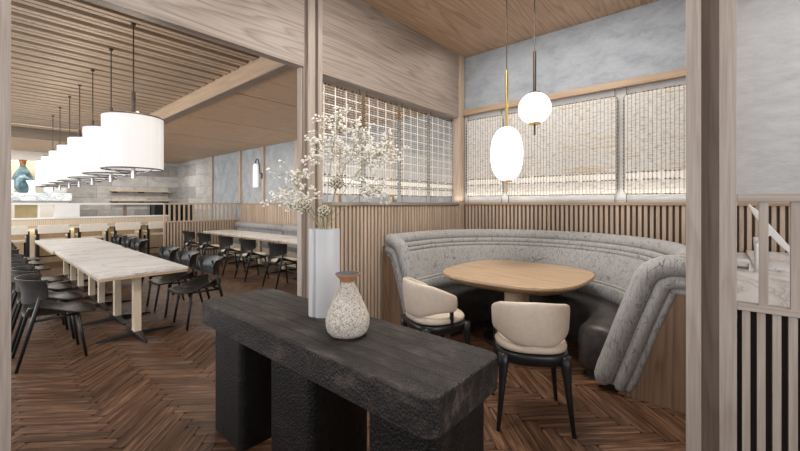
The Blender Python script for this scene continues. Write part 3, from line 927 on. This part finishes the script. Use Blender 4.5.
# ------------------------------------------------------------------ partition at the far end
t = thing('slatted_partition', 'pale wood slatted partition with open upper balusters at the far end of the bench', 'partition', (-11.03, 3.23, 0))
box(-.03, .03, 0, 2.0, 1.46, 1.50).build('top_rail', 'partition_wood', t)
box(-.03, .03, 0, 2.0, .98, 1.02).build('middle_rail', 'partition_wood', t)
y = 0.0
while y < 1.97:
    box(-.025, .025, y, y+.035, 1.02, 1.46).build('baluster', 'partition_wood', t); y += .118
m = MB(); y = 0
while y < 1.97: m.box(-.025, .02, y, y+.045, 0, .98); y += .075
m.build('slat_panel', 'partition_wood', t)
box(-.04, -.025, 0, 2.0, 0, .98).build('backing_board', 'oak_backing', t)

# ------------------------------------------------------------------ bar counter
t = thing('bar_counter', 'pale wood bar counter with marble ledge and white open frame on top', 'counter', (-12.95, 0, 0))
box(-.15, .1, -3.0, 3.9, 0, 1.09).build('counter_body', 'bar_wood_shaded', t)
m = MB(); y = -2.9
while y < 3.85: m.box(.1, .112, y, y+.026, .92, 1.08); y += .034
m.build('slat_band', 'pale_wood', t)
box(.1, .50, -3.0, 3.9, .865, .90).build('marble_ledge', 'marble', t)
for y in (-.1, .82, 1.55, 2.27, 3.0): box(.12, .30, y, y+.12, 0, .865).build('pier', 'pale_wood', t)
fr = MB()
fr.box(-.15, .15, -3.0, 3.9, 1.455, 1.50); fr.box(-.15, .13, -3.0, 3.9, 1.09, 1.13)
fr.box(-.15, .15, 1.32, 1.80, 1.13, 1.455); fr.box(-.13, .13, 1.02, 1.05, 1.13, 1.455)
fr.build('white_frame', 'white_paint', t)
box(-.1, .0, 2.78, 2.86, 1.13, 1.455).build('post', 'ash_dark_shaded', t)
box(-.15, -.11, .62, 1.02, 1.13, 1.455).build('ochre_panel', 'ochre', t) 
t2 = thing('bottle_rack', 'black cabinet standing behind the partition balusters', 'cabinet', (-14.8, 4.7, 0))
for y0_, in ((-.7,),(-.2,),(.22,)):
    box(-.2, .2, y0_, y0_+.3, 0, 1.44).build('cabinet_door', 'black_wood', t2)
box(-.25, -.2, -.72, .3, 0, 1.44).build('cabinet_back', 'black_wood', t2)

# things on the back bar
t = thing('blue_vase', 'large blue glass vase with amber neck on the back bar', 'vase', (-15.95, .93, 1.80))
MB().lathe([(.08,0),(.09,.02),(.12,.05),(.19,.16),(.245,.32),(.235,.46),(.17,.62),(.10,.76),(.07,.82)], 32).build('body', 'blue_glass', t, smooth=True)
MB().lathe([(.07,.82),(.06,.86),(.08,.94),(.10,1.0),(.08,1.0),(.04,.88)], 24, cap=False).build('neck', 'amber_glass', t, smooth=True)
t = thing('white_stand', 'white angular pedestal at the left end of the back bar', 'stand', (-15.54, .50, 1.80))
box(-.1, .1, -.3, .22, .32, .37).build('top', 'white_paint', t)
box(-.1, .1, .15, .22, 0, .32).build('side', 'white_paint', t)
tag(MB().lathe([(.07,0),(.085,.02),(.07,.12),(.08,.22),(.12,.32),(.135,.37),(.11,.37),(.05,.2)], 24, cap=False).build('white_jug', 'white_paint', smooth=True, loc=(-15.55, 1.10, 1.80)), 'slim flaring white jug in front of the blue vase', 'jug')
t = thing('white_basin', 'broad white ceramic basin at the right end of the back bar', 'basin', (-15.7, 1.62, 1.80))
MB().lathe([(.20,0),(.26,.03),(.29,.2),(.27,.30),(.25,.30),(.26,.2),(.20,.06)], 32, cap=False).build('bowl', 'white_paint', t, smooth=True)
MB().tube([(0,-.26,.24),(.02,-.29,.34),(.02,-.20,.38)], .04, 8).build('spout', 'white_paint', t, smooth=True)

# ------------------------------------------------------------------ marble dining tables
def dining_table(label, x0, x1, y0, y1, legx, ly, group, leglen=True):
    cx, cy = (x0+x1)/2, (y0+y1)/2
    t = thing('dining_table', label, 'table', (cx, cy, 0), 0, group)
    hx, hy = (x1-x0)/2, (y1-y0)/2
    MB().prism(rrect(-hx, hx, -hy, hy, .03, 4), .718, .742).build('marble_top', 'marble', t, bevel=.004)
    MB().prism(rrect(-hx+.004, hx-.004, -hy+.004, hy-.004, .03, 4), .69, .718).build('top_edge', 'pale_edge', t)
    for x in legx:
        lx = x-cx; l_y = ly-cy
        lg = box(lx-.048, lx+.048, l_y-.035, l_y+.035, .03, .69).build('leg', 'pale_wood', t, bevel=.003)
        f = MB()
        for a in (0, 90, 180, 270):
            c_, s_ = cos(R(a)), sin(R(a))
            ln = .37
            sec0 = [(.0,-.045,.012),(.0,.045,.012),(.0,.045,.055),(.0,-.045,.055)]
            def tr(p, d): return (lx+c_*(p[0]+d)-s_*p[1], l_y+s_*(p[0]+d)+c_*p[1], p[2])
            f.loft([[tr(p, .0) for p in sec0], [tr((p[0], p[1]*.28, 0 if p[2] < .03 else .014), ln) for p in sec0]])
        f.build('foot', 'black_steel', lg)
    return t
dining_table('near marble topped dining table with pale wood posts', -7.95, -4.77, .815, 1.665, (-5.02,-5.90,-6.83,-7.5), 1.20, 'marble tables in the middle of the dining room')
dining_table('far marble topped dining table pushed against the near one', -10.5, -7.98, .78, 1.70, (-8.45,-9.2,-10.05), 1.20, 'marble tables in the middle of the dining room')
dining_table('long marble table in front of the wall bench, far one', -10.6, -6.80, 4.03, 4.80, (-10.15,-9.2,-8.3,-7.25), 4.45, 'marble tables along the wall bench')
dining_table('marble table in front of the wall bench, beside the wood post', -6.77, -3.75, 4.03, 4.80, (-6.35,-5.4,-4.3), 4.45, 'marble tables along the wall bench')

# wall bench
for i, (x0, x1, lb) in enumerate(((-10.9, -8.39, 'grey upholstered wall bench section next to the partition'), (-8.35, -5.85, 'grey upholstered wall bench section in the middle'), (-5.81, -3.4, 'grey upholstered wall bench section hidden by the post'))):
    cx = (x0+x1)/2; h = (x1-x0)/2
    t = thing('wall_bench', lb, 'bench', (cx, 5.0, 0), 0, 'grey wall bench sections')
    box(-h, h, -.20, .22, .36, .46).build('seat', 'bark_fabric', t, bevel=.02)
    box(-h, h, -.15, .22, 0, .36).build('base', 'pale_wood', t)
    box(-h, h, .10, .22, .46, .86).build('backrest', 'bark_fabric', t, bevel=.02)
    MB().tube([(-h,.13,.86),(h,.13,.86)], .085, 16).build('top_roll', 'bark_fabric', t, smooth=True)

# ------------------------------------------------------------------ black dining chairs
def black_chair(pad, label, group):
    t = thing('dining_chair', label, 'chair', (0,0,0), 0, group)
    # seat shell: thin plywood with wings rising to the rear legs
    nx, ny = 14, 14
    def P_(i, j, dz):
        u = -1+2*i/nx; v = -1+2*j/ny
        wx = .235*(1-.10*max(0, -v)**2); 
        x = wx*u; y = .045+.26*v
        # round the corners
        if abs(u) > .01 and abs(v) > .01:
            k = 1-.10*(abs(u)**4)*(abs(v)**4); x *= k; y = .035+(y-.035)*k
        z = .452-.012*(1-u*u)*(1-v*v)+.10*(abs(u)**3)*max(0, min(1, (-v+.45)))**1.2-.012*max(0, v)**3
        return (x, y, z+dz)
    m = MB(); i0 = 0
    for dz in (0, -.014):
        for i in range(nx+1):
            for j in range(ny+1): m.v.append(P_(i, j, dz))
    K = (nx+1)*(ny+1); id_ = lambda i, j, l: l*K+i*(ny+1)+j
    for i in range(nx):
        for j in range(ny):
            m.f.append((id_(i,j,0), id_(i+1,j,0), id_(i+1,j+1,0), id_(i,j+1,0)))
            m.f.append((id_(i,j+1,1), id_(i+1,j+1,1), id_(i+1,j,1), id_(i,j,1)))
    for i in range(nx):
        m.f.append((id_(i,0,1), id_(i+1,0,1), id_(i+1,0,0), id_(i,0,0))); m.f.append((id_(i,ny,0), id_(i+1,ny,0), id_(i+1,ny,1), id_(i,ny,1)))
    for j in range(ny):
        m.f.append((id_(0,j,0), id_(0,j+1,0), id_(0,j+1,1), id_(0,j,1))); m.f.append((id_(nx,j,1), id_(nx,j+1,1), id_(nx,j+1,0), id_(nx,j,0)))
    m.build('seat', 'black_ply', t, smooth=True)
    if pad:
        rg = []
        for k, z in ((.93,.452),(1,.462),(1,.48),(.95,.492),(.5,.498)):
            rg.append([(x*k, y*k+.03, z) for x, y in superell(.205, .215, 3.2, 32)])
        MB().loft(rg).build('seat_pad', 'cream_cushion', t, smooth=True)
    for sx in (-1, 1):
        MB().tube([(sx*.19,.15,.44),(sx*.222,.21,0)], [.0165,.0125], 10).build('leg', 'black_wood', t, smooth=True)
        MB().tube([(sx*.238,-.27,0),(sx*.226,-.165,.43),(sx*.215,-.075,.79)], [.0125,.0175,.0135], 10).build('rear_leg', 'black_wood', t, smooth=True)
        MB().tube([(sx*.195,.15,.425),(sx*.222,-.16,.425)], .0125, 8).build('side_rail', 'black_wood', t, smooth=True)
    MB().tube([(-.19,.15,.425),(.19,.15,.425)], .0125, 8).build('front_rail', 'black_wood', t, smooth=True)
    MB().tube([(-.222,-.16,.425),(.222,-.16,.425)], .0125, 8).build('rear_rail', 'black_wood', t, smooth=True)
    # curved backrest wrapping round the rear legs
    rg = []; n = 26
    for k in range(n+1):
        u = -1+2*k/n; a = u*1.12
        x = .258*sin(a)/sin(1.12); y = -.22+.155*(1-cos(a))/(1-cos(1.12))
        w = .118*(1-.30*abs(u)**2.5); zc = .685+.025*abs(u)**2
        nrm = (sin(a), -cos(a)); fl = .045
        sec = []
        for dr, dz in ((-.006,-1),(.006,-1),(.008,0),(.006+fl,1),(-.006+fl,1),(-.008,0)):
            sec.append((x+nrm[0]*dr, y+nrm[1]*dr, zc+dz*w))
        rg.append(sec)
    MB().loft(rg).build('backrest', 'black_ply', t, smooth=False, bevel=.003)
    return t
G1 = 'black chairs left of the marble tables'; G2 = 'black chairs right of the marble tables'; G3 = 'black chairs with cream pads facing the wall bench'
left = [(-4.92,'black dining chair nearest the camera left of the near marble table'), (-5.62,'second black chair from the camera left of the marble tables'), (-6.32,'third black chair from the camera left of the marble tables'),
        (-7.02,'fourth black chair from the camera left of the marble tables'), (-8.35,'fifth black chair from the camera left of the marble tables'), (-9.1,'sixth black chair from the camera left of the marble tables'), (-9.85,'farthest black chair left of the marble tables')]
first = None
for x, lb in left:
    if first is None:
        first = black_chair(False, lb, G1); first.location = (x, .50, 0)
    else: dup(first, (x, .50, 0), 0, lb, G1)
right = [(-4.96,1.84,'black curved back chair nearest the console right of the marble table'), (-5.72,1.84,'second black chair from the console right of the marble tables'), (-6.5,1.84,'third black chair from the console right of the marble tables'),
         (-8.35,1.90,'fourth black chair from the console right of the marble tables'), (-9.05,1.90,'fifth black chair from the console right of the marble tables'), (-9.8,1.90,'farthest black chair right of the marble tables')]
for x, y, lb in right: dup(first, (x, y, 0), pi, lb, G2)
bench = [(-5.93,'cream padded black chair facing the wall bench, beside the wood post'), (-7.02,'cream padded black chair facing the wall bench, second from the wood post'), (-7.98,'cream padded black chair facing the wall bench, third from the wood post'),
         (-9.12,'cream padded black chair facing the wall bench, second from the partition'), (-10.02,'cream padded black chair facing the wall bench, nearest the partition')]
first = None
for x, lb in bench:
    if first is None: first = black_chair(True, lb, G3); first.location = (x, 3.62, 0); first.rotation_euler.z = R(-3)
    else: dup(first, (x, 3.62, 0), R(-3), lb, G3)

# pale bar chairs
def bar_chair(label, y):
    t = thing('bar_chair', label, 'chair', (-12.1, y, 0), R(90), 'pale wood chairs at the bar counter')
    box(-.27, .27, -.30, -.27, .79, .985).build('backrest', 'chair_back_pale', t, bevel=.008)
    box(-.25, .25, -.24, .20, .60, .645).build('seat', 'cream_cushion', t, bevel=.015)
    for sx in (-1, 1):
        box(sx*.27-.028, sx*.27+.028, -.275, -.235, 0, .86).build('rear_leg', 'black_wood', t)
        box(sx*.25-.02, sx*.25+.02, .16, .20, 0, .60).build('leg', 'black_wood', t)
        box(sx*.27-.02, sx*.27+.02, -.235, .16, .70, .73).build('armrest', 'pale_wood', t)
    box(-.23, .23, .165, .19, .20, .23).build('footrest', 'black_wood', t)
    return t
first = None
for y, lb in ((.50,'pale wood bar chair at the left edge of the row at the counter'), (1.20,'pale wood bar chair second from left at the counter, below the white block'), (1.93,'pale wood bar chair in the middle of the row at the counter'),
          (2.64,'pale wood bar chair second from right at the counter'), (3.37,'pale wood bar chair at the right end of the row by the partition')):
    if first is None: first = bar_chair(lb, y)
    else: dup(first, (-12.1, y, 0), R(90), lb)

# ------------------------------------------------------------------ drum pendants
def drum(label, x):
    y = 1.0
    t = thing('drum_pendant', label, 'lamp', (x, y, 0), 0, 'white drum pendants above the marble tables')
    z0, z1, r = 1.825, 2.325, .245
    MB().lathe([(r,z0),(r,z1)], 48, cap=False).build('lamp_shade', 'lamp_shade_fabric', t, smooth=True)
    m = MB()
    for k in range(16):
        a = 2*pi*k/16; m.tube([((r+.001)*cos(a), (r+.001)*sin(a), z0), ((r+.001)*cos(a), (r+.001)*sin(a), z1)], .0016, 4)
    m.build('shade_ribs', 'shade_seam', t)
    for z in (z0, z1): MB().tube([(r*cos(2*pi*k/40), r*sin(2*pi*k/40), z) for k in range(40)], .0065, 6, closed=True).build('rim', 'taupe', t, smooth=True)
    MB().lathe([(.001,z0+.03),(r-.01,z0+.03)], 40, cap=False).build('diffuser', 'lamp_shade_fabric', t)
    m = MB()
    for a in (20, 140, 260):
        pts = [(q_*cos(R(a+s_)), q_*sin(R(a+s_)), zz) for q_, s_, zz in ((.02,0,z0-.03),(.09,14,z0-.035),(.17,16,z0-.015),(r,8,z0+.004))]
        m.tube(pts, .005, 6)
    m.build('bottom_spider', 'steel', t, smooth=True)
    MB().lathe([(.017,z0-.085),(.017,z0+.03)], 12).build('finial', 'steel', t)
    m = MB()
    for a in (0, 120, 240):
        m.tube([(.01*cos(R(a)),.01*sin(R(a)),z1+.05),(.14*cos(R(a)),.14*sin(R(a)),z1+.035),(r*cos(R(a)), r*sin(R(a)), z1)], .006, 6)
    m.build('top_spider', 'steel', t, smooth=True)
    MB().lathe([(.018,z1+.03),(.018,z1+.25)], 12).build('stem', 'bronze', t)
    MB().tube([(0,0,z1+.25),(0,0,3.25)], .006, 6).build('rod', 'bronze', t)
    MB().lathe([(.02,3.22),(.02,3.24)], 12).build('ceiling_cap', 'bronze', t)
    return t
ordn = ['nearest and largest white drum pendant', 'second white drum pendant from the camera', 'third white drum pendant from the camera', 'fourth white drum pendant from the camera', 'fifth white drum pendant from the camera', 'sixth white drum pendant from the camera', 'farthest and smallest white drum pendant']
DX = [-4.29,-5.19,-6.19,-7.12,-8.00,-9.05,-10.0]
first = None
for lb, x in zip(ordn, DX):
    lb = lb+' above the marble tables'
    if first is None: first = drum(lb, x)
    else: dup(first, (x, 1.0, 0), 0, lb)

# ------------------------------------------------------------------ lights
def area(name, loc, rot, sx, sy, power, col=(1,1,1)):
    l = bpy.data.lights.new(name, 'AREA'); l.shape = 'RECTANGLE'; l.size = sx; l.size_y = sy; l.energy = power; l.color = col
    o = bpy.data.objects.new(name, l); COL.objects.link(o); o.location = loc; o.rotation_euler = rot
    return o
def point(name, loc, power, col=(1,.9,.78), r=.1):
    l = bpy.data.lights.new(name, 'POINT'); l.energy = power; l.color = col; l.shadow_soft_size = r
    o = bpy.data.objects.new(name, l); COL.objects.link(o); o.location = loc; return o
w = bpy.data.worlds.new('world'); S.world = w; w.use_nodes = True
w.node_tree.nodes['Background'].inputs[0].default_value = (.93,.96,1,1)
w.node_tree.nodes['Background'].inputs[1].default_value = .22
area('window_daylight', (3.5, .6, 2.2), (R(90), 0, R(90)), 4.5, 3, 130, (.97,.98,1))         # from the right
area('window_daylight_dining', (-9, -3.1, 1.7), (R(90), 0, 0), 12, 2.6, 380, (.95,.97,1))
area('front_fill_light', (-.3, -3.1, 2.4), (R(90), 0, R(-8)), 4, 2.4, 40, (.97,.98,1))  # unseen fill added behind the camera to brighten the right-hand posts
for x in DX[:]:
    point('drum_bulb', (x, 1.0, 2.50), 4, (1,.85,.66), .12)
area('screen_uplight_back', (-1.65, YB-.10, 1.53), (R(180), 0, 0), 3.0, .05, 4.0, (1,.93,.84))
area('screen_uplight_left', (XA-.02, 3.8, 1.53), (R(180), 0, R(90)), 2.6, .05, 3.0, (1,.93,.84))
area('booth_downlight', (-1.6, 2.8, HC-.03), (0,0,0), .6, .6, 48, (1,.94,.86))
area('wall_washer_back', (-1.6, 4.35, HC-.12), (R(20), 0, 0), 2.6, .2, 16, (1,.97,.93))
area('console_downlight', (-1.6, 1.1, HC-.03), (0,0,0), .5, .3, 26, (1,.96,.9))
area('counter_fill_light', (1.5, 4.0, HC-.03), (0,0,0), 2.2, 1.2, 26, (1,.98,.95))  # unseen lamp added to brighten the plaster right of the post
area('dining_downlight', (-7.5, 3.9, 3.05), (0,0,0), 6, .5, 45, (1,.92,.82))
area('far_downlight', (-14.6, 2.2, 3.05), (0,0,0), .8, 5, 80, (1,.96,.9))
area('bar_fill_light', (-11.4, 1.2, 3.2), (0, R(15), 0), .5, 5, 45, (1,.95,.88))  # unseen lamp added and tilted to brighten the bar front
area('niche_glow', (-16.1, .3, 2.77), (0, R(20), 0), .1, 3, 4, (1,.82,.4))
area('bar_underlight', (-12.62, .6, .85), (0,0,0), .1, 6, 6, (1,.85,.6))

vs = S.view_settings
vs.view_transform = 'Standard'; vs.look = 'None'; vs.gamma = 1; vs.use_curve_mapping = False; vs.exposure = 0.4
